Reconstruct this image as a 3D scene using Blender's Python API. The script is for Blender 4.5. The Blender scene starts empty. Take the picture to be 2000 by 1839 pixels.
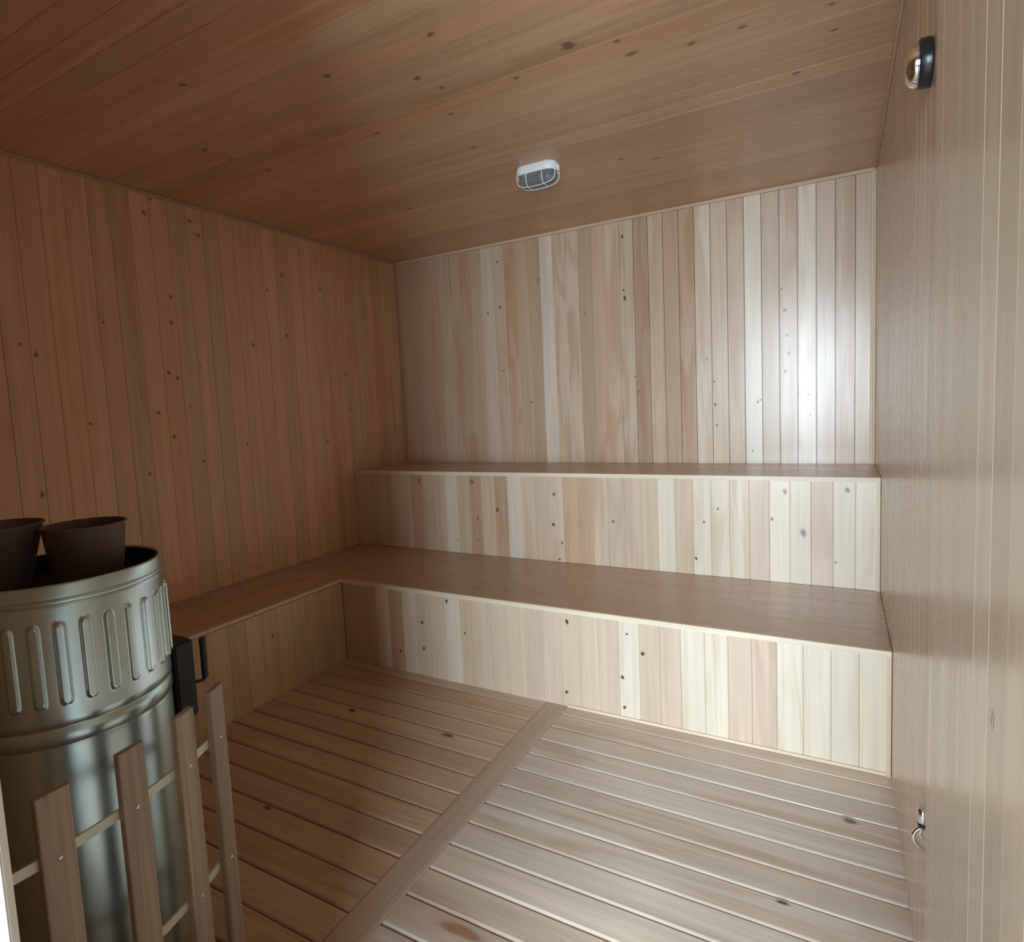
import bpy, math, random
from mathutils import Vector, Matrix
random.seed(7)
sc = bpy.context.scene
COL = sc.collection
R = math.radians

# ------------------------------------------------------------------ camera
cam = bpy.data.cameras.new('camera')
camo = bpy.data.objects.new('camera', cam); COL.objects.link(camo)
yaw, pitch, roll = -0.512, -0.087, -0.047
fwd = Vector((math.sin(yaw)*math.cos(pitch), math.cos(yaw)*math.cos(pitch), math.sin(pitch)))
rt = Vector((math.cos(yaw), -math.sin(yaw), 0)); up = rt.cross(fwd)
r2 = math.cos(roll)*rt + math.sin(roll)*up
u2 = -math.sin(roll)*rt + math.cos(roll)*up
m = Matrix((r2, u2, -fwd)).transposed().to_4x4()
m.translation = Vector((2.879, -3.640, 1.341))
camo.matrix_world = m
cam.sensor_fit = 'HORIZONTAL'; cam.sensor_width = 36
cam.lens = 1178.883/2000*36
cam.shift_x = 20/2000; cam.shift_y = -23/2000
cam.clip_start = 0.01
sc.camera = camo

# ------------------------------------------------------------------ light
w = bpy.data.worlds.new('world'); sc.world = w; w.use_nodes = True
bg = w.node_tree.nodes['Background']
bg.inputs['Color'].default_value = (0.80, 0.90, 1.0, 1); bg.inputs['Strength'].default_value = 0.10

def area(name, loc, target, sx, sy, power, color):
    l = bpy.data.lights.new(name, 'AREA'); l.shape = 'RECTANGLE'; l.size = sx; l.size_y = sy
    l.energy = power; l.color = color
    o = bpy.data.objects.new(name, l); COL.objects.link(o)
    o.location = loc
    o.rotation_euler = (Vector(target)-Vector(loc)).to_track_quat('-Z', 'Y').to_euler()
    return o
# daylight coming in through the window of the room outside the doorway
area('daylight_window', (2.80, -5.6, 1.65), (2.5, -3.0, 1.0), 1.3, 1.9, 172, (0.77, 0.90, 1.0))
area('daylight_added_strip', (4.0, -6.2, 1.20), (2.5, -3.45, 1.0), 0.42, 1.9, 82, (0.80, 0.92, 1.0))  # added narrow light for a sharper shadow edge from the left jamb

sc.view_settings.view_transform = 'Standard'
sc.view_settings.look = 'None'
sc.view_settings.gamma = 1
sc.view_settings.use_curve_mapping = False
sc.view_settings.exposure = 0.64
sc.cycles.max_bounces = 16
sc.cycles.diffuse_bounces = 10

# ------------------------------------------------------------------ materials
def new_mat(name):
    mt = bpy.data.materials.new(name); mt.use_nodes = True
    nt = mt.node_tree
    return mt, nt, nt.nodes['Principled BSDF']

def wood_mat(name, rough=0.33, coat=0.0, contrast=0.22, tint=(1, 1, 1), spec=0.5, bump=0.12):
    mt, nt, b = new_mat(name)
    N, L = nt.nodes, nt.links
    pc = N.new('ShaderNodeAttribute'); pc.attribute_name = 'pcol'
    pu = N.new('ShaderNodeAttribute'); pu.attribute_name = 'puv'
    def noise(scale, detail=3, dist=0.0, ro=0.55):
        mp = N.new('ShaderNodeVectorMath'); mp.operation = 'MULTIPLY'
        mp.inputs[1].default_value = scale
        L.new(pu.outputs['Vector'], mp.inputs[0])
        n = N.new('ShaderNodeTexNoise'); n.inputs['Scale'].default_value = 1
        n.inputs['Detail'].default_value = detail; n.inputs['Distortion'].default_value = dist
        n.inputs['Roughness'].default_value = ro
        L.new(mp.outputs[0], n.inputs['Vector']); return n.outputs['Fac']
    def ramp(src, a, b_, lo, hi):
        r = N.new('ShaderNodeMapRange'); r.interpolation_type = 'SMOOTHSTEP'
        r.inputs[1].default_value = a; r.inputs[2].default_value = b_
        r.inputs[3].default_value = lo; r.inputs[4].default_value = hi
        L.new(src, r.inputs[0]); return r.outputs[0]
    fine = noise((2.0, 170, 40), 3)
    mid = noise((1.1, 34, 40), 4, 0.6)
    big = noise((1.3, 11, 23), 2, 1.2)
    f1 = ramp(fine, .3, .7, 1-contrast*.35, 1+contrast*.2)
    f2 = ramp(mid, .3, .7, 1-contrast*.6, 1+contrast*.3)
    mu = N.new('ShaderNodeMath'); mu.operation = 'MULTIPLY'; L.new(f1, mu.inputs[0]); L.new(f2, mu.inputs[1])
    # heartwood figure: alpha of pcol says how strong it is on this board
    fg = ramp(big, .45, .62, 0, 1)
    fm = N.new('ShaderNodeMath'); fm.operation = 'MULTIPLY'; L.new(fg, fm.inputs[0]); L.new(pc.outputs['Alpha'], fm.inputs[1])
    hw = N.new('ShaderNodeMix'); hw.data_type = 'RGBA'; hw.blend_type = 'MULTIPLY'
    L.new(fm.outputs[0], hw.inputs['Factor']); L.new(pc.outputs['Color'], hw.inputs['A'])
    hw.inputs['B'].default_value = (.86, .76, .68, 1)
    sc_ = N.new('ShaderNodeVectorMath'); sc_.operation = 'SCALE'
    L.new(hw.outputs['Result'], sc_.inputs[0]); L.new(mu.outputs[0], sc_.inputs['Scale'])
    tn = N.new('ShaderNodeVectorMath'); tn.operation = 'MULTIPLY'; tn.inputs[1].default_value = tint
    L.new(sc_.outputs[0], tn.inputs[0])
    L.new(tn.outputs[0], b.inputs['Base Color'])
    rr = ramp(mid, .3, .7, rough-.04, rough+.06); L.new(rr, b.inputs['Roughness'])
    b.inputs['Specular IOR Level'].default_value = spec
    b.inputs['Coat Weight'].default_value = coat; b.inputs['Coat Roughness'].default_value = .27
    bp = N.new('ShaderNodeBump'); bp.inputs['Strength'].default_value = bump; bp.inputs['Distance'].default_value = .0006
    L.new(fine, bp.inputs['Height']); L.new(bp.outputs[0], b.inputs['Normal'])
    return mt

W_BACK = wood_mat('varnished_pine_back', .34, .6, .13)
W_WALL = wood_mat('varnished_pine_wall', .36, .1, .16)
W_RIGHT = wood_mat('varnished_pine_right', .24, .08, .12, bump=.03)
W_CEIL = wood_mat('varnished_pine_ceiling', .36, .1, .18)
W_FLOOR = wood_mat('floor_boards', .32, .15, .2)
W_TOP = wood_mat('bench_boards', .28, .15, .13)
W_TRIM = wood_mat('trim_pine', .4, 0, .12)
W_SLAT = wood_mat('fence_slat_wood', .5, 0, .4)

def plain(name, col, rough=.5, metal=0, scale=60, var=.12, **kw):
    mt, nt, b = new_mat(name)
    N, L = nt.nodes, nt.links
    tc = N.new('ShaderNodeTexCoord'); n = N.new('ShaderNodeTexNoise'); n.inputs['Scale'].default_value = scale
    n.inputs['Detail'].default_value = 3
    L.new(tc.outputs['Object'], n.inputs['Vector'])
    r = N.new('ShaderNodeMapRange'); r.inputs[3].default_value = 1-var; r.inputs[4].default_value = 1+var
    L.new(n.outputs['Fac'], r.inputs[0])
    v = N.new('ShaderNodeVectorMath'); v.operation = 'SCALE'; v.inputs[0].default_value = col
    L.new(r.outputs[0], v.inputs['Scale']); L.new(v.outputs[0], b.inputs['Base Color'])
    r2_ = N.new('ShaderNodeMapRange'); r2_.inputs[3].default_value = rough*.85; r2_.inputs[4].default_value = rough*1.15
    L.new(n.outputs['Fac'], r2_.inputs[0]); L.new(r2_.outputs[0], b.inputs['Roughness'])
    b.inputs['Metallic'].default_value = metal
    for k, x in kw.items(): b.inputs[k].default_value = x
    return mt
M_STEEL = plain('stainless_steel', (.60, .77, .82), .30, 1, 9, .05)
M_BLACK = plain('black_iron', (.018, .018, .02), .55, .0, 40, .2)
M_LINER = plain('dark_liner', (.012, .013, .014), .8, 0, 40, .3)  # near-black finish for the stove liner and top plate
M_STONE = plain('sauna_stone', (.02, .021, .022), .85, 0, 30, .5)
M_POT = plain('dull_brown_metal', (.115, .082, .068), .55, .2, 30, .15)
M_BASIN = plain('dull_grey_metal', (.16, .13, .112), .65, .2, 30, .15)
M_WHITE = plain('white_plastic', (.80, .86, .90), .35, 0, 60, .02)
M_RAIL = plain('pale_painted_rail', (.66, .68, .60), .4, .2, 60, .04)
M_CHROME = plain('polished_chrome', (.82, .84, .84), .1, 1, 40, .02)
M_RUBBER = plain('black_rubber', (.012, .014, .018), .28, 0, 40, .1)
M_JAMB = plain('white_paint', (.85, .86, .84), .45, 0, 20, .03)
M_TILE = plain('pale_tile', (.6, .6, .57), .4, 0, 4, .05)
M_SCREW = plain('screw_metal', (.8, .8, .78), .25, 1, 60, .02)
M_BULB = plain('bulb_glass', (.55, .60, .60), .15, 0, 60, .02)
M_RED = plain('thermometer_dial', (.62, .63, .58), .3, .6, 60, .05)
def glass(name, col, rough):
    mt, nt, b = new_mat(name)
    tc = nt.nodes.new('ShaderNodeTexCoord'); n = nt.nodes.new('ShaderNodeTexNoise'); n.inputs['Scale'].default_value = 200
    nt.links.new(tc.outputs['Object'], n.inputs['Vector'])
    bp = nt.nodes.new('ShaderNodeBump'); bp.inputs['Strength'].default_value = .25; bp.inputs['Distance'].default_value = .001
    nt.links.new(n.outputs['Fac'], bp.inputs['Height']); nt.links.new(bp.outputs[0], b.inputs['Normal'])
    b.inputs['Base Color'].default_value = (*col, 1); b.inputs['Roughness'].default_value = rough
    b.inputs['Transmission Weight'].default_value = .8; b.inputs['IOR'].default_value = 1.3
    return mt
M_GLASS = glass('lamp_glass', (.42, .47, .48), .25)

# ------------------------------------------------------------------ mesh builders
class PM:
    """collects boards, knots and boxes with a board colour and board coordinate per corner"""
    def __init__(s): s.v = []; s.f = []; s.c = []; s.u = []; s.pl = []
    def quad(s, pts, uvs, cols):
        i = len(s.v); s.v += [tuple(p) for p in pts]; s.f.append(tuple(range(i, i+len(pts))))
        s.u.append(uvs); s.c.append(cols)
    def plank(s, o, A, B, N, la, wb, col, bev=.0015, dep=.004, gap=.0006, tilt=0.0, fig=0.0, ends=False):
        o = Vector(o); rnd = random.random()*20; c4 = (*col, fig)
        # cross section: (b, n); rounded shoulders
        pr = [(gap, -dep), (gap, -bev), (gap+bev*.3, -bev*.35), (gap+bev, 0), (wb-gap-bev, 0),
              (wb-gap-bev*.3, -bev*.35), (wb-gap, -bev), (wb-gap, -dep)]
        pr = [(b, n + tilt*(b-wb/2)) for b, n in pr]
        P0 = [o+B*b+N*n for b, n in pr]; P1 = [p+A*la for p in P0]
        flip = A.cross(B).dot(N) > 0
        for k in range(len(pr)-1):
            pts = [P0[k], P0[k+1], P1[k+1], P1[k]]
            uv = [(0, pr[k][0], rnd), (0, pr[k+1][0], rnd), (la, pr[k+1][0], rnd), (la, pr[k][0], rnd)]
            if flip: pts.reverse(); uv.reverse()
            s.quad(pts, uv, [c4]*4)
        if ends:
            for P, a in ((P0, 0), (P1, la)):
                s.quad(P if (P is P0) != flip else P[::-1], [(a+.01*i, .0, rnd) for i in range(len(P))], [c4]*len(P))
        s.pl.append((o, A, B, N, la, wb, col, fig, rnd, tilt))
    def knot(s, p, rad, dark=(.085, .045, .03), stretch=1.35):
        p = Vector(p); best = None
        for (o, A, B, N, la, wb, col, fig, rnd, tilt) in s.pl:
            d = p-o; a, b, n = d.dot(A), d.dot(B), d.dot(N)
            if -1e-3 <= a <= la+1e-3 and 0 <= b <= wb:
                best = (o, A, B, N, a, b, col, fig, rnd, tilt, la, wb); break
        if not best: return
        o, A, B, N, a, b, col, fig, rnd, tilt, la, wb = best
        rad = min(rad, wb*.42); b = min(max(b, rad+.004), wb-rad-.004); a = min(max(a, rad*2), la-rad*2)
        k = 14; rings = []
        ph = random.random()*6
        for t, (rr, mixv) in enumerate(((.42, 0.0), (.62, .55), (1.0, 1.0))):
            ring = []
            for i in range(k):
                th = 2*math.pi*i/k; q = rr*rad*(1+.14*math.sin(2*th+ph)+.08*math.sin(3*th+ph*2))
                da, db = q*stretch*math.cos(th), q*math.sin(th)
                ring.append((a+da, b+db))
            cc = tuple(dark[j]*(1-mixv)+col[j]*mixv for j in range(3))+(fig*mixv,)
            rings.append((ring, cc))
        def P(ab): return o+A*ab[0]+B*ab[1]+N*(.00025+tilt*(ab[1]-wb/2))
        flip = A.cross(B).dot(N) < 0
        def add(pts2, cols):
            pts = [P(x) for x in pts2]; uv = [(x[0], x[1], rnd) for x in pts2]
            if flip: pts.reverse(); uv.reverse(); cols = cols[::-1]
            s.quad(pts, uv, cols)
        add(rings[0][0], [(*dark, 0)]*k)
        for (ra, ca), (rb, cb) in ((rings[0], rings[1]), (rings[1], rings[2])):
            for i in range(k):
                j = (i+1) % k
                add([ra[i], rb[i], rb[j], ra[j]], [ca, cb, cb, ca])
    def box(s, lo, hi, col=(.05, .03, .02), along=0):
        x0, y0, z0 = lo; x1, y1, z1 = hi; rnd = random.random()*20
        V = [Vector((x, y, z)) for x in (x0, x1) for y in (y0, y1) for z in (z0, z1)]
        oth = [i for i in range(3) if i != along]
        for f in ((0, 1, 3, 2), (4, 6, 7, 5), (0, 4, 5, 1), (2, 3, 7, 6), (0, 2, 6, 4), (1, 5, 7, 3)):
            pts = [V[i] for i in f]
            s.quad(pts, [(p[along], p[oth[0]]+p[oth[1]], rnd) for p in pts], [(*col, 0)]*4)
    def build(s, name, mat, parent=None):
        me = bpy.data.meshes.new(name); me.from_pydata(s.v, [], s.f); me.materials.append(mat)
        ca = me.color_attributes.new('pcol', 'FLOAT_COLOR', 'CORNER')
        ua = me.attributes.new('puv', 'FLOAT_VECTOR', 'CORNER')
        ca.data.foreach_set('color', [x for f in s.c for c in f for x in c])
        ua.data.foreach_set('vector', [x for f in s.u for c in f for x in c])
        me.update()
        o = bpy.data.objects.new(name, me); COL.objects.link(o)
        if parent:
            o.parent = parent; o.location = -parent.location
        return o

def structure(o): o['kind'] = 'structure'; return o
def thing(name, loc, label, cat, group=None):
    o = bpy.data.objects.new(name, None); COL.objects.link(o); o.location = loc; o.empty_display_size = .1
    o['label'] = label; o['category'] = cat
    if group: o['group'] = group
    return o
def raw(name, v, f, mat, parent=None, smooth=False, angle=None):
    me = bpy.data.meshes.new(name); me.from_pydata([tuple(x) for x in v], [], f); me.materials.append(mat)
    me.update(); 
    import bmesh
    bm = bmesh.new(); bm.from_mesh(me); bmesh.ops.recalc_face_normals(bm, faces=bm.faces)
    if smooth:
        for fc in bm.faces: fc.smooth = True
        if angle:
            for e in bm.edges:
                if len(e.link_faces) == 2 and e.calc_face_angle(0) > R(angle): e.smooth = False
    bm.to_mesh(me); bm.free()
    o = bpy.data.objects.new(name, me); COL.objects.link(o)
    if parent:
        o.parent = parent
        if parent.type == 'EMPTY': o.location = -parent.location      # parts are built in world coordinates
        else: o.matrix_parent_inverse = Matrix.Identity(4); o.location = (0, 0, 0)
    return o
def lathe(prof, c, seg=96, close=False, axis='z'):
    v, f = [], []
    for r, z in prof:
        for i in range(seg):
            t = 2*math.pi*i/seg
            if axis == 'z': v.append((c[0]+r*math.cos(t), c[1]+r*math.sin(t), c[2]+z))
            else: v.append((c[0]-z, c[1]+r*math.cos(t), c[2]+r*math.sin(t)))      # axis pointing to -x
    n = len(prof)
    for k in range(n-1 if not close else n):
        k2 = (k+1) % n
        for i in range(seg):
            j = (i+1) % seg; f.append((k*seg+i, k*seg+j, k2*seg+j, k2*seg+i))
    if not close:
        f.append(tuple(range(seg))); f.append(tuple((n-1)*seg+i for i in range(seg)))
    return v, f
def tube(path, r, seg=10, closed=False):
    path = [Vector(p) for p in path]; v, f = [], []; n = len(path)
    nrm = None
    for i, p in enumerate(path):
        a = path[(i-1) % n] if (closed or i) else p; b = path[(i+1) % n] if (closed or i < n-1) else p
        t = (b-a).normalized()
        if nrm is None: nrm = t.orthogonal().normalized()
        nrm = (nrm-t*nrm.dot(t)).normalized(); bi = t.cross(nrm)
        for k in range(seg):
            th = 2*math.pi*k/seg; v.append(p+(nrm*math.cos(th)+bi*math.sin(th))*r)
    for i in range(n if closed else n-1):
        j = (i+1) % n
        for k in range(seg):
            k2 = (k+1) % seg; f.append((i*seg+k, i*seg+k2, j*seg+k2, j*seg+k))
    if not closed:
        f.append(tuple(range(seg))); f.append(tuple((n-1)*seg+k for k in range(seg)))
    return v, f
def merge(parts):
    v, f = [], []
    for pv, pf in parts:
        n = len(v); v += list(pv); f += [tuple(i+n for i in q) for q in pf]
    return v, f
def box_vf(c, size, ax=(1, 0, 0), ay=(0, 1, 0), az=(0, 0, 1), bev=0.0):
    c = Vector(c); ax, ay, az = Vector(ax), Vector(ay), Vector(az); hx, hy, hz = [q/2 for q in size]
    if bev <= 0:
        v = [c+ax*sx*hx+ay*sy*hy+az*sz*hz for sx in (-1, 1) for sy in (-1, 1) for sz in (-1, 1)]
        return v, [(0, 1, 3, 2), (4, 6, 7, 5), (0, 4, 5, 1), (2, 3, 7, 6), (0, 2, 6, 4), (1, 5, 7, 3)]
    import bmesh
    bm = bmesh.new(); bmesh.ops.create_cube(bm, size=1)
    for q in bm.verts: q.co = Vector((q.co.x*size[0], q.co.y*size[1], q.co.z*size[2]))
    bmesh.ops.bevel(bm, geom=list(bm.edges), offset=bev, segments=2, affect='EDGES')
    bm.verts.ensure_lookup_table()
    v = [c+ax*q.co.x+ay*q.co.y+az*q.co.z for q in bm.verts]; f = [tuple(x.index for x in fc.verts) for fc in bm.faces]
    bm.free(); return v, f

X, Y, Z = Vector((1, 0, 0)), Vector((0, 1, 0)), Vector((0, 0, 1))
RW, RH = 3.038, 2.434
H1, H2, D1, D2, W3 = .45, .957, 1.274, .569, .516
YF = -3.45
C_ = (.80, .72, .58); L_ = (.71, .58, .435); T_ = (.61, .43, .29); B_ = (.49, .34, .225); P_ = (.70, .56, .44); O_ = (.54, .34, .19)
def jit(c, a=.05):
    k = 1+random.uniform(-a, a); h = random.uniform(-a, a)*.4
    return (c[0]*k*(1+h), c[1]*k, c[2]*k*(1-h))
KD = (.10, .055, .035)

# ------------------------------------------------------------------ walls, ceiling, floor
# back wall
pm = PM(); pm.box((-.1, .004, -.1), (RW+.1, .12, RH+.1))
def soft(c, k=.35, m=(.64, .50, .36)): return tuple(c[i]*(1-k)+m[i]*k for i in range(3))
CS = (.80, .70, .56); TS, BS, LS, PS = soft(T_), soft(B_), soft(L_), soft(P_)
right_to_left = [LS, LS, PS, CS, PS, LS, C_, PS, LS, CS, TS, TS, LS, BS, LS, LS, TS, BS, PS, LS, CS, BS, TS, TS, LS, soft(CS), TS, TS, TS, PS, TS, TS, TS, TS, TS]
x = 3.013+.025; p = .0884
edges = [RW, 2.949]
while edges[-1] > .03: edges.append(edges[-1]-p)
edges[-1] = 0.0
for i in range(len(edges)-1):
    c = right_to_left[i] if i < len(right_to_left) else O_
    # seams read as dark lines on the right half, the left boards are tighter
    open_ = i < 15
    pm.plank((edges[i+1], 0, H2-.02), Z, X, -Y, RH-H2+.02, edges[i]-edges[i+1], jit(c, .05), bev=.0016 if open_ else .0008,
             gap=.0012 if open_ else .0003, tilt=random.uniform(-.012, .012), fig=random.choice((0, .3, .7, .9)))
for (a, z, r) in [(.869, 2.307, .009), (.877, 2.008, .011), (.882, 1.582, .009), (1.089, 1.361, .008), (1.175, 2.149, .008), (1.736, 2.324, .012), (1.741, 1.96, .014),
                  (1.735, 2.01, .008), (1.48, 1.898, .007), (1.791, 1.485, .006), (1.804, 1.391, .008), (2.622, 1.784, .011), (2.632, 1.65, .009), (2.639, 1.554, .010),
                  (2.623, 1.459, .011), (2.253, 1.426, .007), (2.256, 1.294, .01), (2.263, 1.176, .008), (2.483, 1.299, .008), (2.453, 1.027, .007), (2.213, 1.56, .006),
                  (2.737, 1.328, .006), (2.744, 1.219, .006), (2.60, 1.90, .007), (2.50, 1.31, .007), (.78, 1.98, .01)]:
    pm.knot((a, 0, z), r, dark=KD if random.random() < .6 else (.2, .13, .1))
structure(pm.build('wall_back', W_BACK))

# left wall
pm = PM(); pm.box((-.12, YF-.12, -.1), (-.004, .1, RH+.1))
y = 0
while y > YF:
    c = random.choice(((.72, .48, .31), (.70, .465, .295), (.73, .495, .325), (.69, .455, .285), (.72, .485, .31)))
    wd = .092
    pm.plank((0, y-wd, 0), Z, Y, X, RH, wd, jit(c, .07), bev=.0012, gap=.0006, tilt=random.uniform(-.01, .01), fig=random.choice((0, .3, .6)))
    y -= wd
for (yy, z) in [(-1.835, 2.406), (-1.866, 2.334), (-1.632, 2.35), (-1.187, 2.069), (-1.066, 2.175), (-1.063, 1.822), (-1.77, 1.954), (-1.777, 1.829), (-1.815, 1.582),
                (-1.772, 1.558), (-1.652, 1.625), (-1.885, 1.388), (-1.819, 1.269), (-1.718, 1.414), (-1.59, 2.288), (-.594, 1.603), (-.598, 1.463), (-.559, 1.366), (-.558, 1.019),
                (-2.428, 1.681), (-2.39, 1.642), (-1.671, 1.132), (-1.958, 1.1), (-2.408, 1.066), (-2.463, .901), (-.794, 1.169), (-.766, 2.141), (-1.3, 1.75), (-2.1, 1.8), (-2.2, 1.35), (-1.4, 1.2)]:
    pm.knot((0, yy, z), random.uniform(.008, .014), dark=(.25, .14, .085))
structure(pm.build('wall_left', W_WALL))

# right wall
pm = PM(); pm.box((RW+.004, YF-.12, -.1), (RW+.12, .1, RH+.1))
y = 0
while y > YF:
    pm.plank((RW, y-.088, 0), Z, Y, -X, RH, .088, jit(random.choice(((.70, .53, .38), (.66, .50, .35), (.68, .52, .37))), .04), bev=.0011, gap=.0004, tilt=random.uniform(-.006, .006), fig=random.choice((0, .2, .4)))
    y -= .088
structure(pm.build('wall_right', W_RIGHT))

# front wall with the doorway the photo is taken from
pm = PM(); 
pm.box((-.1, YF-.12, -.1), (2.298, YF-.004, RH+.1)); pm.box((2.298, YF-.12, 2.12), (RW+.1, YF-.004, RH+.1))
x = 0
while x < 2.25:
    wd = min(.088, 2.298-x)
    pm.plank((x, YF, 0), Z, X, Y, RH, wd, jit(O_, .06), fig=.3); x += wd
while x < RW:
    wd = min(.088, RW-x); pm.plank((x, YF, 2.12), Z, X, Y, RH-2.12, wd, jit(O_, .06), fig=.3); x += wd
structure(pm.build('wall_front', W_WALL))

# ceiling
pm = PM(); pm.box((-.1, YF-.12, RH+.004), (RW+.1, .1, RH+.12))
y = 0
ck = 0
while y > YF:
    c = ((.60, .37, .22), (.59, .36, .21), (.62, .39, .235), (.57, .345, .20), (.60, .375, .22), (.63, .405, .245))[(ck*5+ck//4) % 6]
    pm.plank((0, y-.088, RH), X, Y, -Z, RW, .088, jit(c, .06), bev=.0009, gap=.0003, tilt=random.uniform(-.008, .008), fig=random.choice((0, .3, .6)))
    y -= .088; ck += 1
for (a, yy) in [(1.426, -2.094), (1.658, -1.936), (1.691, -1.825), (1.289, -1.683), (1.616, -1.653), (.626, -1.972), (.665, -1.673), (1.833, -2.085), (.842, -.89), (2.148, -1.82),
                (2.478, -1.589), (2.624, -1.598), (2.285, -1.744), (1.932, -1.734), (2.859, -1.581), (2.302, -1.658), (2.748, -1.217), (1.53, -1.355), (2.01, -.878), (2.146, -.78),
                (.913, -.814), (2.864, -1.412), (.632, -1.862), (1.007, -2.316)]:
    pm.knot((a, yy, RH), random.uniform(.010, .017), dark=(.24, .125, .075), stretch=1.6)
pm.knot((2.15, -1.80, RH), .024, dark=(.2, .1, .06), stretch=1.3)
structure(pm.build('ceiling', W_CEIL))

# floor: two bays of boards either side of a middle strip
pm = PM(); pm.box((-.1, YF-.12, -.12), (RW+.1, .1, -.022), (.02, .012, .008))
pm.box((0, YF, -.022), (RW, 0, -.014), (.03, .018, .012))
FL = [(.62, .50, .385), (.60, .475, .36), (.64, .52, .40), (.61, .48, .355), (.58, .455, .345)]
for side, (xa, xb, y0, pt) in enumerate(((W3-.02, 1.7235, -1.341, .1092), (1.8255, RW, -1.345, .1078))):
    pm.plank((xa, y0, 0), X, Y, Z, xb-xa, -1.262-y0, FL[1], bev=.003, dep=.014, gap=.0012, ends=True)
    y = y0
    while y > YF-.05:
        c = jit(FL[random.randrange(5)], .05)
        if side == 1: c = (c[0]*.98, c[1]*1.03, c[2]*1.1)  # right bay paler and cooler: doorway light put into the board colour
        if side == 0: c = (c[0]*.96, c[1]*.87, c[2]*.78)  # left bay darker and browner: shade put into the board colour
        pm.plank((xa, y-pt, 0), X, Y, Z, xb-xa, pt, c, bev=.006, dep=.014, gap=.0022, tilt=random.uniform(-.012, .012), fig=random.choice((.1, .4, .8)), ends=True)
        y -= pt
pm.plank((1.7245, YF, .0015), Y, X, Z, -1.262-YF, .10, (.50, .375, .275), bev=.002, dep=.015, gap=.001, ends=True)
for (a, yy, r) in [(.949, -1.703, .020), (1.469, -1.693, .022), (1.157, -2.335, .014), (2.91, -1.562, .018), (2.75, -2.0, .012)]:
    pm.knot((a, yy, 0), r, dark=(.12, .07, .05), stretch=1.8)
# oval heartwood figure on the board near the bottom of the photo
for r_, dk in ((.032, (.34, .19, .11)),):
    pm.knot((2.03, -2.44, 0), r_, dark=dk, stretch=3.2); pm.knot((2.22, -2.47, 0), r_, dark=dk, stretch=2.6)
structure(pm.build('floor', W_FLOOR))
v, f = box_vf((2.6, -5.2, -.05), (4.4, 3.2, .1))
structure(raw('floor_outside_blocker', v, f, M_TILE))  # unseen slab added to stop world light from below the doorway

# trims
def molding(name, a, b, s, col, axis):
    q = PM(); a = Vector(a); b = Vector(b)
    lo = [min(a[i], b[i]) for i in range(3)]; hi = [max(a[i], b[i]) for i in range(3)]
    d = hi[axis]-lo[axis]; o1, o2 = [i for i in range(3) if i != axis]
    # rounded-front bead: 8-gon section
    rnd = random.random()*9; ring = []
    cx, cy = (lo[o1]+hi[o1])/2, (lo[o2]+hi[o2])/2; hx, hy = (hi[o1]-lo[o1])/2, (hi[o2]-lo[o2])/2
    for k in range(12):
        t = 2*math.pi*(k+.5)/12; ct, st = math.cos(t), math.sin(t)
        ring.append((cx+hx*math.copysign(abs(ct)**.5, ct), cy+hy*math.copysign(abs(st)**.5, st)))
    for k in range(12):
        k2 = (k+1) % 12; pts = []
        for (rr, e) in ((ring[k], lo[axis]), (ring[k2], lo[axis]), (ring[k2], hi[axis]), (ring[k], hi[axis])):
            p_ = [0, 0, 0]; p_[axis] = e; p_[o1], p_[o2] = rr; pts.append(Vector(p_))
        q.quad(pts, [(0, k*.004, rnd), (0, k*.004+.004, rnd), (d, k*.004+.004, rnd), (d, k*.004, rnd)], [(*col, 0)]*4)
    return q
def add_trim(name, *segs):
    q = PM()
    for s_ in segs:
        t = molding(name, *s_); q.v, off = q.v+t.v, len(q.v)
        q.f += [tuple(i+off for i in f_) for f_ in t.f]; q.c += t.c; q.u += t.u
    return structure(q.build(name, W_TRIM))
TC = (.74, .63, .46)
add_trim('trim_1', ((0, -.016, RH-.020), (RW, .001, RH), 0, (.66, .53, .37), 0))
add_trim('trim_2', ((RW-.022, -.010, H2), (RW-.010, .001, RH-.02), 0, TC, 2), ((RW-.011, -.014, H2), (RW, .001, RH-.02), 0, TC, 2))
add_trim('trim_3', ((0, YF, RH-.016), (.012, -.012, RH), 0, (.52, .36, .23), 1))
add_trim('trim_4', ((0, -.012, H2), (.014, .001, RH-.02), 0, (.5, .34, .21), 2))
add_trim('trim_5', ((RW-.010, YF, RH-.014), (RW, -.016, RH), 0, (.58, .42, .28), 1))

# door leaf, swung open against the right wall
pm = PM(); pm.box((2.999, -3.40, .012), (3.028, -2.578, 2.10), (.5, .37, .26), 2)
y = -2.576
while y > -3.33:
    pm.plank((2.995, y-.0675, .010), Z, Y, -X, 2.092, .0675, jit(random.choice(((.60, .46, .32), (.58, .44, .30), (.62, .475, .335))), .03), bev=.0012, gap=.0003, dep=.004, tilt=random.uniform(-.005, .005), fig=random.choice((0, .2)), ends=True)
    y -= .0675
pm.knot((2.995, -3.0, 1.05), .007, dark=(.2, .12, .08))
door = structure(pm.build('door_1', W_RIGHT))
# white-painted frame on the left of the doorway
v, f = box_vf((2.3005, YF-.0605, 1.06), (.015, .119, 2.12), bev=.0015)
structure(raw('trim_6', v, f, M_JAMB))
q = PM(); q.box((2.288, YF-.001, 0), (2.3085, YF+.004, 2.12), (.19, .145, .105), 2)
structure(q.build('trim_7', W_TRIM))

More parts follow.
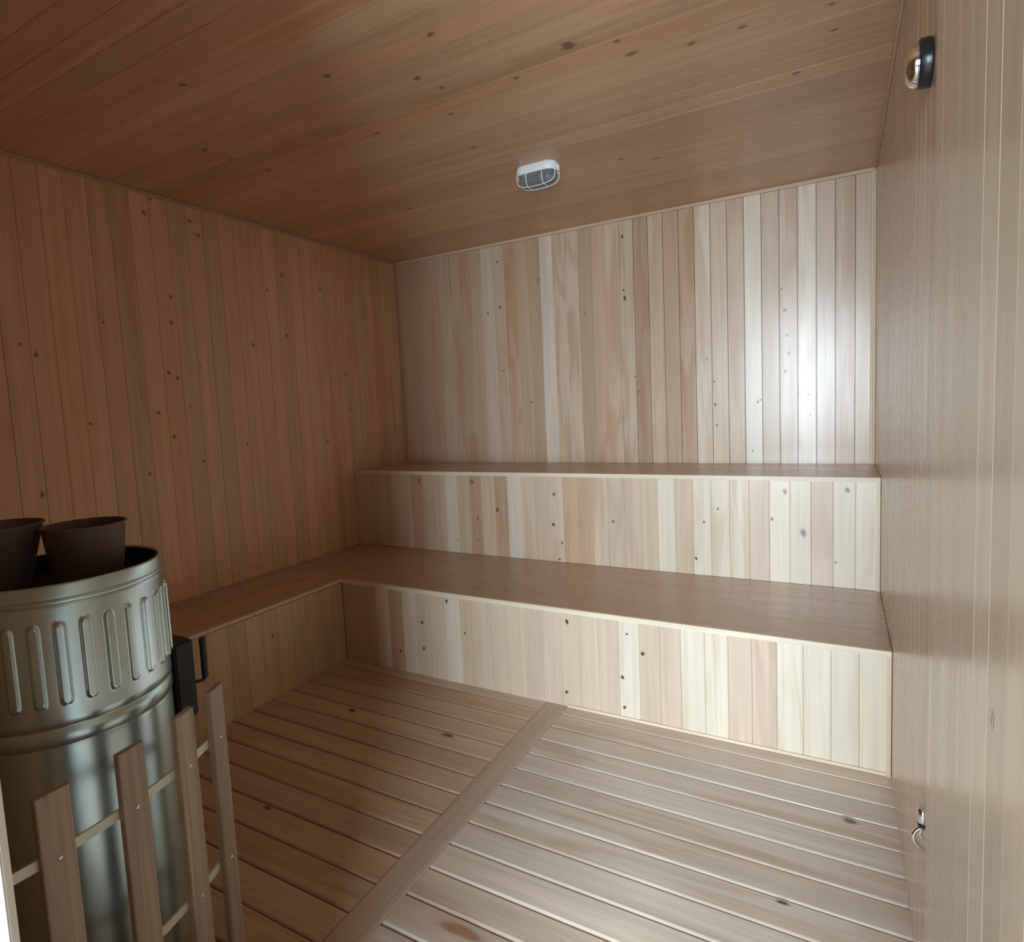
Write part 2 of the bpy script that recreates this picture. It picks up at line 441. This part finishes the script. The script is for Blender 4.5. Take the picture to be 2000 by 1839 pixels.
# ------------------------------------------------------------------ benches
# upper bench
ub = thing('upper_bench', (RW/2, -D2/2, 0), 'upper bench, a pale board seat along the back wall above the long lower bench', 'bench')
pm = PM(); pm.box((.003, -D2+.004, H2-.022), (RW-.003, -.004, H2-.006), T_)
n = 5; pt = (D2-.002)/n
for i in range(n):
    pm.plank((.002, -D2+i*pt, H2), X, Y, Z, RW-.004, pt, jit((.52, .33, .21), .04), bev=.0015, gap=.0004, dep=.006, fig=.3, ends=True)
pm.build('seat', W_TOP, ub)
pm = PM()
cols = [C_, C_, P_, C_, C_, P_, C_, C_, C_, L_, C_, L_, P_, L_, L_, T_, T_, P_, P_, L_, C_, T_, L_, T_, L_, C_, L_, L_, T_]
e = [3.028, 2.943]
while e[-1] > .05: e.append(e[-1]-.0882)
e[-1] = 0.002
for i in range(len(e)-1):
    c = cols[i] if i < len(cols) else L_
    o_ = i < 11
    pm.plank((e[i+1], -D2, H1), Z, X, -Y, H2-H1-.022, e[i]-e[i+1], jit(c, .04), bev=.0016 if o_ else .0008, gap=.0011 if o_ else .0003,
             tilt=random.uniform(-.014, .014), fig=random.choice((0, .2, .4, .7)))
pm.box((.003, -D2+.004, H1), (RW-.003, -D2+.02, H2-.024), T_)
for (a, z, r, dk) in [(.556, .897, .016, 1), (.919, .913, .02, 1), (1.099, .732, .012, 0), (.967, .673, .008, 0), (.963, .54, .007, 0), (.821, .531, .006, 1), (1.479, .836, .013, 1),
                  (1.468, .663, .012, 0), (1.518, .561, .009, 0), (1.498, .462, .008, 0), (1.819, .699, .011, 1), (2.243, .533, .009, 0), (2.291, .721, .007, 0), (2.358, .791, .007, 0),
                  (2.658, .884, .014, 2), (2.598, .752, .008, 0), (2.734, .694, .020, 2), (2.911, .898, .014, 2), (2.863, .565, .006, 0)]:
    pm.knot((a, -D2, z), r, dark=(KD, (.30, .17, .11), (.30, .25, .27))[dk])
pm.build('riser', W_BACK, ub)
q = PM(); q.box((.002, -D2-.006, H2-.022), (RW-.002, -D2+.002, H2-.001), C_, 0)
q.box((RW-.015, -D2-.006, H1), (RW-.002, -D2+.002, H2-.022), (.78, .68, .50), 2)
tr = q.build('edge_trim', W_TRIM, ub); tr['label'] = 'cream trim strip'

# lower bench
lb = thing('lower_bench', (RW/2, -(D1+D2)/2, 0), 'long lower bench of pale boards running beneath the upper bench', 'bench')
pm = PM(); pm.box((.003, -D1+.004, H1-.022), (RW-.003, -D2-.004, H1-.006), T_)
n = 7; pt = (D1-D2-.004)/n
for i in range(n):
    pm.plank((.002, -D1+i*pt, H1), X, Y, Z, RW-.004, pt, jit((.52, .34, .22), .05), bev=.0022, gap=.0004, dep=.006, tilt=random.uniform(-.01, .01), fig=random.choice((.1, .4)), ends=True)
pm.knot((1.45, -1.12, H1), .010, dark=KD)
pm.build('seat', W_TOP, lb)
pm = PM()
cols = [C_, C_, C_, C_, P_, P_, C_, C_, P_, L_, C_, P_, L_, L_, P_, P_, L_, L_, L_, L_, C_, L_, L_, C_, T_, C_, T_, T_]
e = [3.028]
for q_ in (2.941, 2.854, 2.765, 2.677, 2.591, 2.506, 2.419, 2.327, 2.243, 2.157, 2.069): e.append(q_)
while e[-1] > W3+.06: e.append(e[-1]-.0882)
e[-1] = W3
for i in range(len(e)-1):
    c = cols[i] if i < len(cols) else T_
    o_ = i < 11
    pm.plank((e[i+1], -D1, 0), Z, X, -Y, H1-.022, e[i]-e[i+1], jit(c, .03), bev=.0014 if o_ else .0008, gap=.0009 if o_ else .0003,
             tilt=random.uniform(-.010, .010), fig=(.9 if i in (4, 6, 3) else random.choice((0, .1, .3))))
pm.box((W3, -D1+.004, 0), (RW-.003, -D1+.02, H1-.024), T_)
for (a, z, r) in [(1.197, .414, .011), (1.044, .277, .010), (1.047, .142, .010), (.896, .104, .010), (1.3, .259, .007), (1.838, .389, .012), (1.824, .066, .010), (2.107, .373, .006),
                  (2.157, .299, .011), (2.081, .182, .010), (2.088, .051, .009)]:
    pm.knot((a, -D1, z), r, dark=(.07, .04, .025))
pm.build('riser', W_BACK, lb)
q = PM(); q.box((W3+.002, -D1-.007, H1-.022), (RW-.002, -D1+.002, H1-.001), C_, 0)
q.box((RW-.015, -D1-.007, 0), (RW-.002, -D1+.002, H1-.022), (.76, .62, .47), 2)
tr = q.build('edge_trim', W_TRIM, lb); tr['label'] = 'cream trim strip'
m_ = molding('foot_molding', (1.83, -D1-.011, .001), (RW-.016, -D1, .013), 0, (.80, .68, .52), 0)
m_.build('foot_molding', W_TRIM, lb)

# left bench
YB = -2.95
sb = thing('side_bench', (W3/2, (YB-D1)/2, 0), 'short bench along the left wall, meeting the long bench at the corner', 'bench')
pm = PM(); pm.box((.003, YB+.004, H1-.022), (W3-.004, -D1-.002, H1-.006), T_)
n = 5; pt = (W3-.004)/n
for i in range(n):
    pm.plank((.002+i*pt, YB, H1), Y, X, Z, -D1-YB-.002, pt, jit((.54, .34, .215), .05), bev=.0015, gap=.0004, dep=.006, fig=.3, ends=True)
pm.build('seat', W_TOP, sb)
pm = PM(); y = -D1-.002
while y > YB+.03:
    wd = min(.088, y-YB)
    pm.plank((W3, y-wd, 0), Z, Y, X, H1-.022, wd, jit(random.choice(((.60, .44, .27), (.57, .41, .25), (.64, .48, .31))), .04), bev=.001, gap=.0004, tilt=random.uniform(-.01, .01), fig=random.choice((0, .3)))
    y -= wd
pm.box((W3-.02, YB, 0), (W3-.004, -D1-.002, H1-.024), T_)
pm.knot((W3, -1.75, .3), .008, dark=KD)
pm.build('riser', W_WALL, sb)
q = PM(); q.box((W3-.002, YB, H1-.016), (W3+.006, -D1-.008, H1-.001), (.68, .50, .34), 1)
q.build('edge_trim', W_TRIM, sb)

# ------------------------------------------------------------------ caged ceiling lamp
LX, LY = 1.662, -1.010
lamp = thing('ceiling_lamp', (LX, LY, RH), 'white oval bulkhead lamp with a wire cage fixed to the wooden ceiling', 'lamp')
def stadium(L, Wd, z, cx=LX, cy=LY, n=10, rr=None):
    rr = rr or Wd/2; pts = []
    for (sx, sy, a0) in ((1, 1, 0), (-1, 1, 90), (-1, -1, 180), (1, -1, 270)):
        for k in range(n+1):
            t = R(a0+90*k/n); pts.append((cx+sx*(L/2-rr)+rr*math.cos(t), cy+sy*(Wd/2-rr)+rr*math.sin(t), z))
    return pts
def loft(rings, cap0=True, cap1=True):
    n = len(rings[0]); v = [p for r_ in rings for p in r_]; f = []
    for k in range(len(rings)-1):
        for i in range(n): j = (i+1) % n; f.append((k*n+i, k*n+j, (k+1)*n+j, (k+1)*n+i))
    if cap0: f.append(tuple(range(n)))
    if cap1: f.append(tuple((len(rings)-1)*n+i for i in range(n)))
    return v, f
LL, LW = .205, .105
zb = RH-.0005
v, f = loft([stadium(LL-.006, LW-.006, zb, rr=.046), stadium(LL, LW, zb-.004, rr=.048), stadium(LL, LW, zb-.030, rr=.048), stadium(LL-.004, LW-.004, zb-.034, rr=.048),
             stadium(LL-.022, LW-.022, zb-.034, rr=.040), stadium(LL-.022, LW-.022, zb-.028, rr=.040)])
raw('base', v, f, M_WHITE, lamp, True, 40)
rg = []
for k in range(8):
    t = k/7; s_ = math.cos(t*math.pi/2)**.55 if k < 7 else .35
    rg.append(stadium((LL-.024)*(.62+.38*s_) , (LW-.024)*(.5+.5*s_), zb-.030-.056*math.sin(t*math.pi/2), rr=(LW-.026)/2*(.5+.5*s_)))
v, f = loft(rg); g = raw('glass_cover', v, f, M_GLASS, lamp, True, 60)
v, f = lathe([(.001, -.070), (.012, -.066), (.019, -.055), (.018, -.042), (.010, -.034), (.009, -.030)], (LX+.02, LY, zb), 24)
raw('bulb', v, f, M_BULB, lamp, True, 60)
def arch(p0, p1, drop, n=24, pw=.42):
    p0, p1 = Vector(p0), Vector(p1); pts = []
    for k in range(n+1):
        t = math.pi*k/n; c = -math.cos(t); s_ = math.sin(t)
        cx_ = math.copysign(abs(c)**pw if False else abs(c)**.75, c)
        pts.append((p0+p1)/2+(p1-p0)/2*cx_ - Z*drop*s_**pw)
    return pts
zc = zb-.031; cg = []
for yy in (-.024, .024): cg.append(tube(arch((LX-LL/2+.006, LY+yy, zc), (LX+LL/2-.006, LY+yy, zc), .060), .0021, 8))
for xx in (-.040, .040): cg.append(tube(arch((LX+xx, LY-LW/2+.006, zc), (LX+xx, LY+LW/2-.006, zc), .060), .0021, 8))
cg.append(tube(stadium(LL-.008, LW-.008, zb-.036, rr=.045), .0026, 8, True))
for sx in (-1, 1): cg.append(box_vf((LX+sx*(LL/2+.002), LY, zb-.028), (.006, .018, .026), bev=.001))
v, f = merge(cg); raw('wire_cage', v, f, M_WHITE, lamp, True, 50)

# ------------------------------------------------------------------ round thermometer on the right wall
GY, GZ = -2.105, 1.982
th = thing('wall_thermometer', (RW, GY, GZ), 'round black-rimmed thermometer with a shiny domed front, high on the right wall', 'thermometer')
v, f = lathe([(.044, .0005), (.0465, .003), (.0465, .020), (.044, .023), (.039, .023)], (RW, GY, GZ), 64, axis='x')
raw('case', v, f, M_RUBBER, th, True, 40)
v, f = lathe([(.039, .022), (.0395, .029), (.036, .036), (.028, .042), (.018, .0455), (.008, .047), (.001, .0475)], (RW, GY, GZ), 64, axis='x')
c_ = raw('domed_face', v, f, M_CHROME, th, True, 60); c_['label'] = 'silvery domed face'

# small chrome latch on the right wall, half behind the open door leaf
lt = thing('wall_latch', (RW, -2.30, .49), 'small chrome latch with curved loops low on the right wall behind the open door', 'latch')
LYc, LZc = -2.30, .505
v, f = lathe([(.020, .0005), (.021, .003), (.018, .006), (.008, .008), (.0075, .020)], (RW, LYc, LZc+.010), 32, axis='x')
raw('mounting_plate', v, f, M_CHROME, lt, True, 40)
v, f = lathe([(.0085, -.004), (.010, 0), (.010, .022), (.0085, .027)], (RW-.016, LYc, LZc), 24)
raw('barrel', v, f, M_CHROME, lt, True, 40)
v, f = box_vf((RW-.014, LYc, LZc-.007), (.022, .022, .005), bev=.001); raw('collar', v, f, M_BLACK, lt)
for (ra, xo, rr_) in ((.030, -.002, .0040), (.019, -.002, .0030)):
    pts = [(RW-.001+xo-ra*math.sin(t)*.95, LYc, LZc-.010-ra*(1-math.cos(t))*.82) for t in [math.pi*k/20 for k in range(21)]]
    pts = [(min(p_[0], RW-.003), p_[1], p_[2]) for p_ in pts]
    v, f = tube(pts, rr_, 10); raw('loop', v, f, M_CHROME, lt, True, 60)

# ------------------------------------------------------------------ stove
SX, SY = 1.34, -2.97
st = thing('sauna_stove', (SX, SY, 0), 'cylindrical stainless steel sauna stove with embossed slots and an open top', 'stove')
SR, ZT = .205, 1.030
# jacket: rolled rim, double bead, band of embossed slots, double bead, plain lower body
NS = 720
def slot_amp(t, z):
    zc0, hz, hw, pit = .871, .086, .011, R(12.0)
    u = (t-R(-37.4))/pit; du = (u-round(u))*pit*SR
    dz = max(0.0, abs(z-zc0)-(hz-hw)); d = math.hypot(du, dz)
    q = (hw-d)/.0045
    return max(0.0, min(1.0, q))
prof = [(SR-.012, ZT-.09), (SR-.0085, ZT-.09), (SR-.0085, ZT-.01), (SR-.007, ZT-.001), (SR-.004, ZT+.0015), (SR-.001, ZT), (SR, ZT-.003), (SR, ZT-.026), (SR-.0018, ZT-.0275), (SR-.0005, ZT-.029), (SR+.0012, ZT-.032),
        (SR+.0012, ZT-.036), (SR-.0015, ZT-.0385), (SR, ZT-.041)]
zs = ZT-.045
while zs > .762: prof.append((SR, zs)); zs -= .0035
prof += [(SR, .758), (SR, .744), (SR-.003, .741), (SR-.003, .738), (SR-.001, .736), (SR-.001, .706), (SR-.004, .703), (SR-.004, .700), (SR-.0035, .697), (SR-.0035, .694)]+[(SR-.0035, .68-.04*k) for k in range(14)]+[(SR-.0035, .115), (SR-.0035, .103), (SR-.0045, .10), (SR-.012, .10)]
v, f = [], []
for r_, z_ in prof:
    for i in range(NS):
        t = 2*math.pi*i/NS; tt = (t+math.pi) % (2*math.pi)-math.pi
        a_ = slot_amp(tt, z_) if .74 < z_ < .98 else 0
        rr = r_ + .0065*(3*a_*a_-2*a_*a_*a_); v.append((SX+rr*math.cos(t), SY+rr*math.sin(t), z_))
for k in range(len(prof)-1):
    for i in range(NS): j = (i+1) % NS; f.append((k*NS+i, k*NS+j, (k+1)*NS+j, (k+1)*NS+i))
raw('steel_jacket', v, f, M_STEEL, st, True, 50)
v, f = lathe([(SR-.009, ZT-.002), (SR-.013, ZT-.002), (SR-.014, ZT-.088), (SR-.014, ZT-.10), (SR-.009, ZT-.10)], (SX, SY, 0), 96, close=True)
raw('inner_liner', v, f, M_LINER, st, True, 40)
v, f = lathe([(.001, ZT-.050), (SR-.0145, ZT-.050), (SR-.0145, ZT-.062), (.001, ZT-.062)], (SX, SY, 0), 64)
raw('top_plate', v, f, M_LINER, st)
v, f = lathe([(.15, .10), (SR-.013, .10), (SR-.013, .112), (.15, .112)], (SX, SY, 0), 64); raw('bottom_plate', v, f, M_BLACK, st)
for k in range(4):
    a_ = R(45+90*k); v, f = box_vf((SX+.15*math.cos(a_), SY+.15*math.sin(a_), .0515), (.03, .03, .099), bev=.002); raw('leg', v, f, M_BLACK, st)
# firebox door on the side that faces the room, with its handle
v, f = merge([box_vf((SX, SY+.214, .690), (.20, .050, .20), bev=.004), box_vf((SX, SY+.238, .690), (.17, .010, .17), bev=.003)])
fd = raw('firebox_door', v, f, M_BLACK, st); fd['label'] = 'black iron door frame'
HX, HY = 1.418, -2.692
hv = merge([tube([(HX-.004, -2.735, .665), (HX, HY-.004, .662), (HX, HY, .668)], .0045, 10), tube([(HX, HY, .668), (HX, HY, .70), (HX-.002, HY+.002, .735), (HX-.003, HY+.002, .772)], .0085, 14)])
hd = raw('door_handle', hv[0], hv[1], M_BLACK, fd, True, 50)

# bowls standing in the open stove top
def vessel(name, c, z0, r0, r1, h, mat, label, cat, rim=.003):
    o = thing(name, (c[0], c[1], z0), label, cat)
    prof = [(.001, 0), (r0*.95, 0), (r0, .004)]
    for k in range(1, 9): t = k/8; prof.append((r0+(r1-r0)*t**.9, .004+(h-.004)*t))
    prof += [(r1+rim, h-.003), (r1+rim, h+.001), (r1-.001, h+.001), (r1-.003, h-.004)]
    for k in range(7, 0, -1): t = k/8; prof.append((r0+(r1-r0)*t**.9-.003, .004+(h-.004)*t))
    prof += [(r0*.9, .007), (.001, .007)]
    v, f = lathe(prof, (c[0], c[1], z0), 72); raw('bowl_body', v, f, mat, o, True, 50)
    return o
vessel('metal_pot', (1.372, -2.920), ZT-.0495, .066, .081, .139, M_POT, 'dark brown metal pot standing in the open top of the stove, the right-hand one', 'pot')
vessel('metal_basin', (1.245, -3.040), ZT-.0495, .050, .088, .150, M_BASIN, 'dull grey basin in the stove top, cut off by the left edge of the photo', 'basin')

# ------------------------------------------------------------------ slatted guard round the stove
gd = thing('stove_guard', (1.63, -2.96, 0), 'curved guard of upright wooden slats on pale rails in front of the steel stove', 'guard')
GX, GYc, GR = .76, -3.17, .893
def pale_back(q, b0, t_, ww):
    q.quad([b0, b0+Z*.70, b0+t_*ww+Z*.70, b0+t_*ww], [(0, 0, 1), (.7, 0, 1), (.7, .05, 1), (0, .05, 1)], [(.30, .22, .16, 0)]*4)
RZ = (.576, .266)
for ad in (-8.0, .8, 10.0, 18.9, 26.5):
    a_ = R(ad); n_ = Vector((math.cos(a_), math.sin(a_), 0)); t_ = Vector((-math.sin(a_), math.cos(a_), 0)); ww = .056
    q = PM(); q.plank(Vector((GX, GYc, 0))+n_*(GR+.013)-t_*ww/2, Z, t_, n_, .70, ww, jit((.42, .335, .26), .05), bev=.003, dep=.014, gap=0, fig=.3, ends=True)
    pale_back(q, Vector((GX, GYc, 0))+n_*(GR-.001)-t_*ww/2, t_, ww)
    sl = q.build('slat', W_SLAT, gd)
    for zz in RZ:
        c0 = Vector((GX, GYc, zz))+n_*(GR+.0135)
        pts = [c0+(t_*math.cos(u)+Z*math.sin(u))*rr+n_*d for rr, d in ((.0045, 0), (.0038, .0014), (.0014, .002)) for u in [2*math.pi*i/14 for i in range(14)]]
        ff = [(i, (i+1) % 14, 14+(i+1) % 14, 14+i) for i in range(14)]+[(14+i, 14+(i+1) % 14, 28+(i+1) % 14, 28+i) for i in range(14)]+[tuple(range(28, 42)), tuple(range(14))]
        raw('screw', pts, ff, M_SCREW, sl, True, 50)
for zz in RZ:
    ring = []; A0, A1, n = -9.8, 28.2, 40
    for i in range(n+1):
        a_ = R(A0+(A1-A0)*i/n); ring.append([(GX+r_*math.cos(a_), GYc+r_*math.sin(a_), zz+h_) for r_, h_ in ((GR-.007, -.010), (GR-.002, -.010), (GR-.002, .010), (GR-.007, .010))])
    v = [p_ for r_ in ring for p_ in r_]; f = [(i*4+k, i*4+(k+1) % 4, (i+1)*4+(k+1) % 4, (i+1)*4+k) for i in range(n) for k in range(4)]+[(0, 1, 2, 3), tuple(n*4+k for k in range(4))]
    rl = raw('rail', v, f, M_RAIL, gd); rl['label'] = 'pale curved rail'
